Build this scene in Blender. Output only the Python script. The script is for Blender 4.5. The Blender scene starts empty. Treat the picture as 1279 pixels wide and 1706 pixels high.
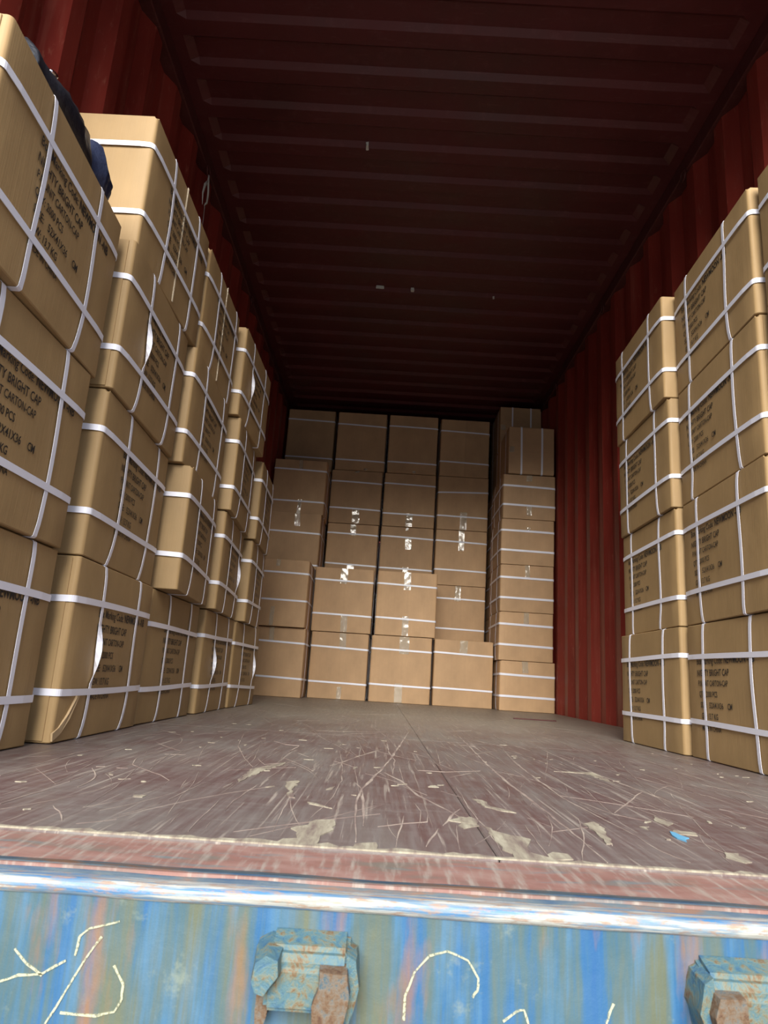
import bpy, bmesh, math, random
from mathutils import Vector, Matrix, noise
R0 = random.Random(7)
S = bpy.context.scene
C = S.collection

# ------------------------------------------------------------------ camera
cam_d = bpy.data.cameras.new('camera'); cam = bpy.data.objects.new('camera', cam_d); C.objects.link(cam)
cam.matrix_world = Matrix(((0.998107, -0.060947, 0.008245, -0.14449),
                           (-0.006317, -0.234939, -0.97199, 0.0),
                           (0.061177, 0.970097, -0.23488, 0.17269),
                           (0, 0, 0, 1)))
cam_d.sensor_fit = 'VERTICAL'; cam_d.sensor_height = 36; cam_d.sensor_width = 27
cam_d.lens = 1149.63 / 1706 * 36
cam_d.clip_start = 0.02
cam_d.dof.use_dof = True; cam_d.dof.focus_distance = 3.6; cam_d.dof.aperture_fstop = 22
S.camera = cam

# ------------------------------------------------------------------ world: pale overcast daylight outside the open doors
w = bpy.data.worlds.new('overcast_sky'); S.world = w; w.use_nodes = True
bg = w.node_tree.nodes['Background']
wt = w.node_tree
tc = wt.nodes.new('ShaderNodeTexCoord'); sx_ = wt.nodes.new('ShaderNodeSeparateXYZ'); wt.links.new(tc.outputs['Generated'], sx_.inputs[0])
rp = wt.nodes.new('ShaderNodeValToRGB'); wt.links.new(sx_.outputs[2], rp.inputs[0])      # overcast: zenith about three times the horizon
rp.color_ramp.elements[0].position = 0.0; rp.color_ramp.elements[0].color = (.30, .33, .38, 1)
rp.color_ramp.elements[1].position = 1.0; rp.color_ramp.elements[1].color = (1.15, 1.25, 1.40, 1)
wt.links.new(rp.outputs[0], bg.inputs[0])
bg.inputs[1].default_value = 0.60
# the sun behind thin cloud, low over the yard behind the photographer: a broad soft source
sun_d = bpy.data.lights.new('veiled_sun', 'SUN'); sun = bpy.data.objects.new('veiled_sun', sun_d); C.objects.link(sun)
sun_d.energy = 3.6; sun_d.angle = math.radians(40); sun_d.color = (1.0, .95, .85)
sun.rotation_euler = (math.radians(63), 0, math.radians(-6))
S.view_settings.view_transform = 'Standard'; S.view_settings.look = 'None'
S.view_settings.exposure = 1.36; S.view_settings.gamma = 1.0
S.view_settings.use_curve_mapping = False

# ------------------------------------------------------------------ materials
def mat(name, col, rough=0.7, metal=0.0, spec=0.5):
    m = bpy.data.materials.new(name); m.use_nodes = True
    b = m.node_tree.nodes['Principled BSDF']
    b.inputs['Base Color'].default_value = (*col, 1); b.inputs['Roughness'].default_value = rough
    b.inputs['Metallic'].default_value = metal; b.inputs['Specular IOR Level'].default_value = spec
    return m
class N:
    def __init__(s, m): s.t = m.node_tree; s.b = s.t.nodes['Principled BSDF']; s.co = s.t.nodes.new('ShaderNodeTexCoord')
    def mapping(s, scale, rot=(0, 0, 0), src='Object', loc=(0, 0, 0)):
        n = s.t.nodes.new('ShaderNodeMapping'); n.inputs['Scale'].default_value = scale; n.inputs['Rotation'].default_value = rot; n.inputs['Location'].default_value = loc
        s.t.links.new(s.co.outputs[src], n.inputs[0]); return n.outputs[0]
    def noise(s, vec, scale, detail=4, rough=.55, dist=0):
        n = s.t.nodes.new('ShaderNodeTexNoise'); n.inputs['Scale'].default_value = scale; n.inputs['Detail'].default_value = detail
        n.inputs['Roughness'].default_value = rough; n.inputs['Distortion'].default_value = dist
        s.t.links.new(vec, n.inputs['Vector']); return n.outputs['Fac']
    def ramp(s, fac, stops):
        n = s.t.nodes.new('ShaderNodeValToRGB'); e = n.color_ramp.elements
        while len(e) < len(stops): e.new(.5)
        for i, (p, c) in enumerate(stops):
            e[i].position = p; e[i].color = (*c, 1) if isinstance(c, tuple) else (c, c, c, 1)
        s.t.links.new(fac, n.inputs[0]); return n.outputs[0]
    def mix(s, fac, a, b, mode='MIX'):
        n = s.t.nodes.new('ShaderNodeMix'); n.data_type = 'RGBA'; n.blend_type = mode
        for k, v in ((0, fac), (6, a), (7, b)):
            if hasattr(v, 'node'): s.t.links.new(v, n.inputs[k])
            elif isinstance(v, tuple): n.inputs[k].default_value = (*v, 1)
            else: n.inputs[k].default_value = v
        return n.outputs[2]
    def math(s, op, a, b=0.5):
        n = s.t.nodes.new('ShaderNodeMath'); n.operation = op
        for k, v in ((0, a), (1, b)):
            if hasattr(v, 'node'): s.t.links.new(v, n.inputs[k])
            else: n.inputs[k].default_value = v
        return n.outputs[0]
    def color(s, c): s.t.links.new(c, s.b.inputs['Base Color'])
    def rough(s, c): s.t.links.new(c, s.b.inputs['Roughness'])
    def bump(s, h, strength=.3, dist=.002):
        n = s.t.nodes.new('ShaderNodeBump'); n.inputs['Strength'].default_value = strength; n.inputs['Distance'].default_value = dist
        s.t.links.new(h, n.inputs['Height']); s.t.links.new(n.outputs[0], s.b.inputs['Normal'])

def card_mat(name, col):
    m = mat(name, col, .62, 0, .35); n = N(m)
    f1 = n.noise(n.mapping((260, 260, 2.2)), 1.0, 2)             # corrugation flutes run up the board
    f2 = n.noise(n.mapping((7, 7, 5)), 1.0, 4, .6)               # soft scuffs
    f3 = n.noise(n.mapping((60, 60, 4)), 1.0, 3)
    info = n.t.nodes.new('ShaderNodeObjectInfo')
    d = tuple(c * .86 for c in col); l = tuple(min(1, c * 1.08) for c in col)
    c = n.mix(n.ramp(f2, [(.3, d), (.7, l)]), d, l)
    c = n.ramp(f2, [(.28, d), (.72, l)])
    c = n.mix(n.math('MULTIPLY', n.ramp(f3, [(.35, 0.0), (.75, 1.0)]), .25), c, tuple(x * .82 for x in col))
    hv = n.t.nodes.new('ShaderNodeHueSaturation'); n.t.links.new(c, hv.inputs['Color'])
    v = n.math('MULTIPLY_ADD', info.outputs['Random'], .16); n.t.nodes[-1].inputs[2].default_value = .92
    n.t.links.new(v, hv.inputs['Value'])
    n.color(hv.outputs[0])
    n.bump(n.math('ADD', n.math('MULTIPLY', f1, .35), n.math('MULTIPLY', n.noise(n.mapping((9, 9, 7)), 1.0, 3), 1.6)), .28, .004)
    return m
M_card = card_mat('kraft_cardboard', (.345, .228, .108))
M_card2 = card_mat('kraft_cardboard_plain', (.50, .318, .175))
M_edge = mat('cardboard_cut_edge', (.46, .33, .19), .8)
M_strap = mat('white_pp_strap', (.76, .77, .88), .36)
n = N(M_strap); n.bump(n.noise(n.mapping((900, 900, 900)), 1, 1), .15, .0005)
M_ink = mat('black_stencil_ink', (.018, .016, .016), .6)
M_tape = mat('clear_tape', (.66, .56, .42), .10, 0, .9); n = N(M_tape)
n.bump(n.noise(n.mapping((30, 30, 9)), 1, 3, .6, 1.5), .55, .004)
M_tape.node_tree.nodes['Principled BSDF'].inputs['Alpha'].default_value = .42
M_tape.node_tree.nodes['Principled BSDF'].inputs['Coat Weight'].default_value = 1.0
M_tape.node_tree.nodes['Principled BSDF'].inputs['Coat Roughness'].default_value = .07

def red_mat(name, base, dark, scuff):
    m = mat(name, base, .5, 0, .45); n = N(m)
    a = n.noise(n.mapping((1.5, 1.5, .8)), 2, 5, .6)
    streak = n.noise(n.mapping((22, 22, 1.3)), 1, 5, .65)
    c = n.ramp(a, [(.3, dark), (.65, base)])
    sc = n.noise(n.mapping((6, 40, 9), (.5, 0.2, .0)), 1.5, 6, .7, .6)
    c = n.mix(n.math('MULTIPLY', n.ramp(sc, [(.58, 0.0), (.74, 1.0)]), .55), c, scuff)
    c = n.mix(n.math('MULTIPLY', n.ramp(streak, [(.55, 0.0), (.75, 1.0)]), .35), c, scuff)
    n.color(c); n.rough(n.ramp(a, [(.3, .42), (.7, .62)])); n.bump(a, .15, .01)
    return m
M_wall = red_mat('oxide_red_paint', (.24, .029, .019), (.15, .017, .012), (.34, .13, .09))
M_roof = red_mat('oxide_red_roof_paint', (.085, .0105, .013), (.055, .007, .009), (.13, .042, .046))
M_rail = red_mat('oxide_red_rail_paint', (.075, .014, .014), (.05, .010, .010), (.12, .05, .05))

M_floor = mat('worn_plywood', (.16, .10, .09), .42, 0, .5); n = N(M_floor)
a = n.noise(n.mapping((1.1, .8, 1)), 2.2, 6, .6)
g = n.noise(n.mapping((90, 5, 1)), 1, 4, .7)
g2 = n.noise(n.mapping((6, 70, 1)), 1, 4, .7)
dust = n.noise(n.mapping((3, 1.1, 1), (0, 0, .5)), 1.5, 6, .7, .4)
c = n.ramp(a, [(.30, (.075, .036, .038)), (.52, (.105, .062, .062)), (.72, (.14, .108, .104))])
c = n.mix(n.ramp(g, [(.42, 0.0), (.72, .55)]), c, (.19, .165, .158))
c = n.mix(n.ramp(g2, [(.50, 0.0), (.75, .5)]), c, (.21, .19, .18))
c = n.mix(n.ramp(dust, [(.44, 0.0), (.66, .6)]), c, (.18, .175, .165))
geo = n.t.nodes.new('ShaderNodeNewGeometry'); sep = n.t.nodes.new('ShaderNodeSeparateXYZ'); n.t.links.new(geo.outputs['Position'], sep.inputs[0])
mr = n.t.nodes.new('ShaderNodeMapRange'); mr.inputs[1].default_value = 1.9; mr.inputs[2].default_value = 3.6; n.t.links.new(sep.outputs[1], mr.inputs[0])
c = n.mix(n.math('MULTIPLY', mr.outputs[0], .55), c, (.30, .265, .21))          # paler further in: sheen of the far floor put into the colour
for ang, sc_, th in ((.18, (80, 2.6, 1), .65), (-.35, (70, 2.8, 1), .66), (.6, (66, 3.4, 1), .67), (-.05, (120, 2.0, 1), .64), (1.5, (80, 4, 1), .69)):
    s_ = n.noise(n.mapping(sc_, (0, 0, ang), loc=(ang * 9, 3, 0)), 1, 5, .62, .25)
    c = n.mix(n.ramp(s_, [(th - .03, 0.0), (th + .05, .85)]), c, (.31, .27, .24))
n.color(c); n.rough(n.ramp(g, [(.3, .34), (.7, .56)])); n.bump(n.math('ADD', g, a), .2, .002)
M_scr = mat('bare_wood_scratch', (.40, .33, .28), .75); n = N(M_scr)
n.color(n.ramp(n.noise(n.mapping((14, 14, 14)), 1, 4), [(.35, (.17, .12, .11)), (.7, (.40, .34, .29))]))
M_veneer = mat('torn_veneer', (.5, .45, .34), .8); n = N(M_veneer)
n.color(n.ramp(n.noise(n.mapping((60, 9, 9)), 1, 5, .7), [(.34, (.14, .10, .09)), (.5, (.25, .22, .17)), (.66, (.36, .335, .26))]))
M_bluspot = mat('blue_paint_spot', (.10, .30, .48), .6)

def steel_blue(name, z=1.0, kind='face'):
    m = mat(name, (.05, .2, .45), .45, 0, .5); n = N(m)
    if kind == 'face':
        v = n.mapping((24, 2, 2.0)); v2 = n.mapping((62, 4, 4.5), loc=(3, 1, 0)); v3 = n.mapping((21, 3, 4.2), loc=(7, 2, 0))
        c = n.ramp(n.noise(v, 1, 6, .66, .25), [(.30, (.014, .075, .21)), (.42, (.020, .088, .20)), (.49, (.045, .095, .125)), (.62, (.085, .10, .07))])
        c = n.mix(n.ramp(n.noise(v2, 1, 4, .6), [(.50, 0.0), (.64, .6)]), c, (.05, .14, .26))
        c = n.mix(n.ramp(n.noise(v3, 1, 5, .6), [(.55, 0.0), (.68, .8)]), c, (.20, .10, .045))
        c = n.mix(n.ramp(n.noise(n.mapping((25, 25, 25)), 1, 5, .7), [(.60, 0.0), (.72, .5)]), c, (.18, .21, .165))
    elif kind == 'nose':
        v = n.mapping((45, 200, 200)); v2 = n.mapping((8, 160, 160), loc=(4, 0, 0))
        c = n.ramp(n.noise(v2, 1, 5, .6), [(.36, (.04, .14, .30)), (.46, (.13, .19, .25)), (.55, (.36, .36, .34)), (.7, (.16, .17, .15))])
        c = n.mix(n.ramp(n.noise(v, 1, 5, .75), [(.50, 0.0), (.62, .85)]), c, (.26, .17, .12))
    elif kind == 'strip':
        v = n.mapping((10, 26, 9), (0, 0, .35)); v2 = n.mapping((120, 14, 9), (0, 0, .7)); v3 = n.mapping((12, 60, 10), (0, 0, -.08), loc=(5, 0, 0))
        c = n.ramp(n.noise(v, 1, 5, .6), [(.32, (.15, .13, .115)), (.48, (.22, .115, .10)), (.68, (.28, .175, .155))])
        c = n.mix(n.ramp(n.noise(v3, 1, 5, .6), [(.56, 0.0), (.68, .75)]), c, (.11, .17, .19))
        c = n.mix(n.ramp(n.noise(v2, 1, 4, .6), [(.50, 0.0), (.70, .8)]), c, (.32, .29, .26))
    elif kind == 'groove':
        v = n.mapping((16, 110, 90))
        c = n.ramp(n.noise(v, 1, 5, .6), [(.36, (.015, .04, .08)), (.5, (.05, .07, .085)), (.62, (.11, .06, .04))])
    n.color(c); n.bump(n.noise(n.mapping((35, 35, 35)), 1, 6, .7), .35, .002)
    n.rough(n.ramp(n.noise(n.mapping((20, 20, 20)), 1, 3), [(.3, .3), (.7, .6)]))
    return m
M_face = steel_blue('chipped_blue_paint'); M_nose = steel_blue('worn_bare_edge', kind='nose')
M_strip = steel_blue('scraped_red_plate', kind='strip'); M_groove = steel_blue('grimy_groove', kind='groove')
M_keep = mat('rusty_blue_casting', (.2, .3, .4), .6, 0, .5); n = N(M_keep)
kn = n.noise(n.mapping((70, 70, 60)), 1, 6, .7, .4)
c = n.ramp(kn, [(.34, (.02, .075, .15)), (.48, (.055, .12, .145)), (.56, (.11, .125, .095)), (.61, (.12, .075, .035)), (.70, (.06, .026, .014))])
n.color(c); n.bump(kn, .6, .004)
M_rust = mat('rusty_lug', (.4, .2, .1), .75); n = N(M_rust)
kn = n.noise(n.mapping((85, 85, 70)), 1, 6, .75)
n.color(n.ramp(kn, [(.36, (.04, .075, .10)), (.44, (.12, .10, .08)), (.54, (.11, .065, .035)), (.64, (.06, .025, .013))])); n.bump(kn, .6, .004)
M_chalk = mat('yellow_chalk', (.42, .42, .29), .9); n = N(M_chalk)
M_chalk.node_tree.nodes['Principled BSDF'].inputs['Alpha'].default_value = .8
cn = n.noise(n.mapping((420, 420, 420)), 1, 2); n.t.links.new(n.ramp(cn, [(.34, .25), (.5, .9)]), n.b.inputs['Alpha'])
M_jacket = mat('black_nylon_cloth', (.010, .011, .017), .42, 0, .6); n = N(M_jacket); n.bump(n.noise(n.mapping((22, 30, 26)), 1, 4), .5, .01)
M_navy = mat('navy_nylon_cloth', (.014, .020, .050), .5, 0, .5); n = N(M_navy); n.bump(n.noise(n.mapping((30, 22, 26)), 1, 4), .6, .01)
M_chrome = mat('polished_snap', (.8, .8, .82), .15, 1)
M_plastic = mat('translucent_plastic', (.55, .58, .55), .4)
M_ground = mat('concrete_yard', (.30, .29, .27), .85); n = N(M_ground); n.color(n.ramp(n.noise(n.mapping((1, 1, 1)), 1.3, 6), [(.3, (.13, .125, .12)), (.7, (.20, .195, .185))]))

# ------------------------------------------------------------------ helpers
def link(name, me, m=None, parent=None):
    o = bpy.data.objects.new(name, me); C.objects.link(o)
    if m is not None and me is not None and not me.materials: me.materials.append(m)
    if parent: o.parent = parent
    return o
def mesh(name, verts, faces, smooth=False):
    me = bpy.data.meshes.new(name); me.from_pydata([tuple(v) for v in verts], [], faces); me.update()
    if smooth: me.polygons.foreach_set('use_smooth', [True] * len(me.polygons))
    return me
def from_bm(name, bm, smooth=False):
    bmesh.ops.recalc_face_normals(bm, faces=bm.faces)
    me = bpy.data.meshes.new(name); bm.to_mesh(me); bm.free()
    if smooth: me.polygons.foreach_set('use_smooth', [True] * len(me.polygons))
    return me
def bx(bm, x0, x1, y0, y1, z0, z1, bev=0, seg=1):
    r = bmesh.ops.create_cube(bm, size=1, matrix=Matrix.Translation(((x0+x1)/2, (y0+y1)/2, (z0+z1)/2)) @ Matrix.Diagonal((x1-x0, y1-y0, z1-z0, 1)))
    if bev:
        es = list({e for v in r['verts'] for e in v.link_edges})
        bmesh.ops.bevel(bm, geom=es, offset=bev, segments=seg, affect='EDGES', profile=.5)
def box_mesh(name, x0, x1, y0, y1, z0, z1, bev=0, seg=1):
    bm = bmesh.new(); bx(bm, x0, x1, y0, y1, z0, z1, bev, seg); return from_bm(name, bm)
def tag(o, label, cat, group=None):
    o['label'] = label; o['category'] = cat
    if group: o['group'] = group
def struct(o): o['kind'] = 'structure'; return o
def sweep_profile(name, pts, y0, y1, axis='Y'):
    "open profile extruded"
    v = []; f = []
    for (a, b) in pts:
        for t in (y0, y1): v.append((a, t, b) if axis == 'Y' else (t, a, b))
    for i in range(len(pts) - 1): f.append((2*i, 2*i+1, 2*i+3, 2*i+2))
    return v, f

# ------------------------------------------------------------------ the container shell
Y0, Y1, ZC = .771, 12.80, 2.689
XI, XO = 1.172, 1.208
def corr_wall(name, sx):
    pts = []; y = Y0 + .03
    k = 0
    while y < Y1 - .1:
        pts += [(XI, y), (XI, y + .072), (XO, y + .140), (XO, y + .210)]; y += .278
    pts.append((XI, y)); T = .004
    v = []; f = []; zz = [-.03, 2.62]
    ring = [(x, q) for x, q in pts]; back = [(x + T, q) for x, q in reversed(pts)]
    loop = ring + back; n_ = len(loop)
    for z in zz:
        for x, q in loop: v.append((sx * x, q, z))
    for i in range(n_): f.append((i, (i+1) % n_, n_ + (i+1) % n_, n_ + i))
    m_ = len(ring)
    for i in range(m_ - 1):
        a, b, c_, d = i, i+1, n_ - 2 - i, n_ - 1 - i
        f.append((a, b, c_, d)); f.append((n_ + a, n_ + d, n_ + c_, n_ + b))
    me = mesh(name, v, f); bm = bmesh.new(); bm.from_mesh(me); bmesh.ops.recalc_face_normals(bm, faces=bm.faces); bm.to_mesh(me); bm.free()
    return struct(link(name, me, M_wall))
corr_wall('wall_left', -1); corr_wall('wall_right', 1)

# end wall far inside
v = []; f = []
pts = []; x = -XO
while x < XO - .01:
    pts += [(x, Y1), (x + .09, Y1), (x + .13, Y1 + .04), (x + .22, Y1 + .04)]; x += .26
pts = [p for p in pts if p[0] <= XO]
bm = bmesh.new()
lo = [bm.verts.new((p[0], p[1], -.03)) for p in pts]; hi = [bm.verts.new((p[0], p[1], 2.70)) for p in pts]
for i in range(len(pts) - 1): bm.faces.new((lo[i], lo[i+1], hi[i+1], hi[i]))
struct(link('wall_back', from_bm('wall_back', bm), M_wall))

# roof: die-stamped transverse corrugations that die out before the rails
bm = bmesh.new()
prof = []
y = Y0 - .02
off = 2.214 - .130 - .2125 * 6      # a corrugation edge sits at y = 2.214
prof.append((Y0, 0)); k = 0
while True:
    a = off + .2125 * k
    if a > Y1 - .25: break
    if a > Y0 + .01: prof += [(a, 0), (a + .024, 1), (a + .118, 1), (a + .142, 0)]
    k += 1
prof.append((Y1 + .02, 0))
xs = [-1.19, -1.11, -1.075, 0, 1.075, 1.11, 1.19]; hx = [0, 0, 1, 1, 1, 0, 0]
H = .020
grid = [[bm.verts.new((x, p[0], ZC - .003 + H * p[1] * h)) for x, h in zip(xs, hx)] for p in prof]
top = [[bm.verts.new((x, p[0], ZC + .001 + H * p[1] * h)) for x, h in zip(xs, hx)] for p in prof]
for i in range(len(prof) - 1):
    for j in range(len(xs) - 1):
        bm.faces.new((grid[i][j], grid[i+1][j], grid[i+1][j+1], grid[i][j+1]))
        bm.faces.new((top[i][j], top[i][j+1], top[i+1][j+1], top[i+1][j]))
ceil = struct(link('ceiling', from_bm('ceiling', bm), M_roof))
for i, (x, q, sx, sy) in enumerate([(-.361, 2.858, .012, .030), (-.083, 4.11, .022, .02), (.461, 4.14, .012, .018), (-.30, 4.1, .05, .006)]):
    bm = bmesh.new(); bx(bm, x - sx/2, x + sx/2, q - sy/2, q + sy/2, ZC - .006, ZC + .016 , .001)
    for v_ in bm.verts: v_.co += Vector((R0.uniform(-.003, .003), R0.uniform(-.003, .003), 0))
    o = link('paper_scrap', from_bm('paper_scrap', bm), M_plastic, ceil)

# top side rails, with lashing rings
def ring_mesh(R, r):
    bm = bmesh.new(); n1, n2 = 14, 6; vs = []
    for i in range(n1):
        a = 2*math.pi*i/n1; row = []
        for j in range(n2):
            b = 2*math.pi*j/n2
            row.append(bm.verts.new((r*math.sin(b), (R + r*math.cos(b))*math.cos(a), (R + r*math.cos(b))*math.sin(a) * 1.0)))
        vs.append(row)
    for i in range(n1):
        for j in range(n2):
            bm.faces.new((vs[i][j], vs[(i+1) % n1][j], vs[(i+1) % n1][(j+1) % n2], vs[i][(j+1) % n2]))
    return from_bm('lashing_ring', bm, True)
RING = ring_mesh(.026, .004); RING.materials.append(M_rail)
for k, sx in enumerate((-1, 1)):
    x0, x1 = sorted((sx * 1.158, sx * 1.212))
    bm = bmesh.new(); bx(bm, x0, x1, Y0 - .12, Y1, 2.60, 2.685, .005)
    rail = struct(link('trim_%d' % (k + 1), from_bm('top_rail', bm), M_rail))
    q = 1.75 if sx < 0 else 1.6
    while q < 8:
        o = link('lashing_ring', RING, None, rail); o.location = (sx * 1.156, q, 2.592); q += 1.22
# bottom side rails at the floor edge
for k, sx in enumerate((-1, 1)):
    x0, x1 = sorted((sx * 1.172, sx * 1.225))
    struct(link('trim_%d' % (k + 3), box_mesh('bottom_rail', x0, x1, .645, Y1, -.15, -.031, .004), M_rail))

# floor: subfloor and plywood panels
floor = struct(link('floor', box_mesh('floor', -1.17, 1.17, Y0 + .002, Y1, -.06, -.029), M_rail))
ys = [Y0, 2.19, 4.63, 7.07, 9.51, 12.78]
for j in range(5):
    for (a, b) in ((-1.168, -.0106), (-.0094, 1.168)):
        me = box_mesh('plywood_panel', a, b, ys[j] + .0007, ys[j+1] - .0007, -.0285, 0, .0015)
        link('plywood_panel', me, M_floor, floor)
SCR= [(6, [(-0.0307, 2.5163), (-0.1033, 1.6884), (-0.1333, 1.4032), (-0.1615, 1.1746), (-0.1669, 1.0541), (-0.1649, 0.921), (-0.1594, 0.8088)]), (4, [(-0.1129, 2.0842), (-0.1105, 1.7622), (-0.0998, 1.5964), (-0.1089, 1.3813)]), (5, [(-0.1244, 1.3906), (-0.096, 1.2948), (-0.0746, 1.1516), (-0.0485, 1.0687), (-0.0246, 0.9818)]), (4, [(-0.0199, 1.0511), (-0.0543, 0.9275)]), (4, [(-0.1273, 1.8373), (-0.181, 1.643), (-0.2109, 1.5059), (-0.2309, 1.4441)]), (2, [(-0.235, 1.7973), (-0.2113, 1.5139), (-0.1982, 1.2493), (-0.2022, 1.0805), (-0.2131, 0.9665), (-0.2219, 0.8886)]), (4, [(-0.1612, 1.1628), (-0.1551, 1.0036), (-0.1533, 0.8965)]), (3, [(-0.1728, 1.2333), (-0.1612, 1.1628)]), (2, [(-0.5175, 2.0567), (-0.4651, 1.7035), (-0.4113, 1.4865), (-0.3685, 1.3545)]), (2, [(-0.3817, 1.4821), (-0.3538, 1.3983), (-0.3197, 1.4471)]), (2, [(-0.3417, 0.8069), (-0.3448, 0.891), (-0.3501, 0.9952)]), (3, [(-0.0827, 0.8084), (-0.0621, 0.9044)]), (1.5, [(-0.1363, 0.895), (-0.1043, 0.9231), (-0.0738, 0.943), (-0.0684, 0.9995)]), (1.5, [(-0.0826, 1.0659), (-0.0771, 1.0135), (-0.0864, 0.9037)]), (2, [(-0.1026, 0.9718), (-0.1159, 0.7993)]), (4, [(-0.4062, 1.8715), (-0.3665, 1.8009), (-0.3307, 1.7942), (-0.3383, 1.6483)]), (3, [(0.0296, 3.1116), (0.0131, 2.6701), (-0.0148, 2.4243)]), (2, [(-0.1549, 3.3688), (-0.1452, 2.4726), (-0.1561, 2.3581)]), (2, [(-0.3273, 0.9271), (-0.331, 1.0024), (-0.3253, 1.1543)]), (2, [(0.0188, 1.996), (-0.0005, 1.5852), (0.0266, 1.4636)]), (2.5, [(-0.0559, 1.459), (-0.0019, 1.4604), (0.0754, 1.5129)]), (1.5, [(-0.2542, 0.8333), (-0.2592, 0.967), (-0.2631, 1.099)]), (2, [(-0.2715, 2.3625), (-0.241, 2.7585), (-0.2023, 3.0329)]), (2, [(-0.0376, 0.9327), (-0.0473, 0.8074)]), (6, [(0.1378, 2.5089), (0.1219, 2.024), (0.1088, 1.6275), (0.1039, 1.3346), (0.1087, 1.1361), (0.1087, 0.9894), (0.1082, 0.8963), (0.1058, 0.7885)]), (2, [(0.2957, 2.8818), (0.2691, 2.3632), (0.2936, 2.0651)]), (3, [(0.2278, 2.1672), (0.1852, 1.7145), (0.1745, 1.412), (0.1694, 1.227), (0.1766, 1.0995), (0.1888, 0.9683), (0.1889, 0.8636), (0.2032, 0.813)]), (4, [(0.346, 2.2077), (0.3423, 1.8788), (0.3388, 1.6157), (0.3472, 1.4233), (0.3587, 1.2748), (0.3626, 1.1435), (0.3674, 1.0544)]), (4, [(0.3484, 1.3499), (0.2718, 1.2068), (0.2179, 1.104)]), (2, [(0.4078, 1.6285), (0.4402, 1.4791), (0.4671, 1.3555)]), (2, [(0.1424, 1.1072), (0.1437, 1.0337), (0.1226, 0.9341), (0.0808, 0.7921)]), (2, [(0.1072, 1.0662), (0.0903, 0.9605), (0.0596, 0.8518)]), (2, [(0.2069, 2.0444), (0.1733, 1.4279), (0.1848, 1.209), (0.2103, 1.0919), (0.2445, 1.0493)]), (4, [(0.1449, 0.9698), (0.1388, 0.8736)]), (2, [(0.2379, 1.457), (0.2573, 1.261), (0.2803, 1.0784), (0.2865, 0.9405)]), (1.5, [(0.0549, 0.9647), (0.0456, 0.7932)]), (2, [(-0.0016, 1.2614), (-0.0054, 1.0368), (-0.0007, 0.9111), (-0.0029, 0.7807)]), (1.5, [(0.3772, 1.2113), (0.3791, 1.0926), (0.3695, 0.9641)]), (1.5, [(0.4223, 1.2054), (0.4649, 1.1388)]), (2.5, [(-0.6929, 1.0816), (-0.7015, 1.2142), (-0.7127, 1.3853), (-0.6945, 1.5701)]), (2, [(-0.5873, 0.8853), (-0.5856, 0.9401), (-0.5781, 1.0129)]), (3, [(-0.6097, 1.2115), (-0.5737, 1.1375), (-0.5612, 1.0924), (-0.5559, 1.0307)]), (1.8, [(-0.5868, 1.4986), (-0.591, 1.3751), (-0.5682, 1.2847), (-0.5252, 1.2294), (-0.4901, 1.1878), (-0.4599, 1.1377), (-0.4533, 1.0921)]), (1.5, [(-0.4028, 1.1429), (-0.4089, 1.0573), (-0.4122, 0.9774)]), (2, [(-0.5283, 0.8941), (-0.5062, 0.8654), (-0.4828, 0.8183)]), (1.5, [(-0.5483, 1.542), (-0.5353, 1.3909), (-0.5286, 1.24)]), (2, [(-0.5858, 1.0719), (-0.5872, 1.1419)]), (1.5, [(-0.5674, 1.1512), (-0.5664, 1.221)]), (1.5, [(-0.6383, 1.1072), (-0.6415, 1.2201), (-0.6544, 1.4207)]), (3, [(-0.5771, 1.233), (-0.5595, 1.2369)]), (2, [(-0.6112, 1.2307), (-0.5996, 1.2418)])]
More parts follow.
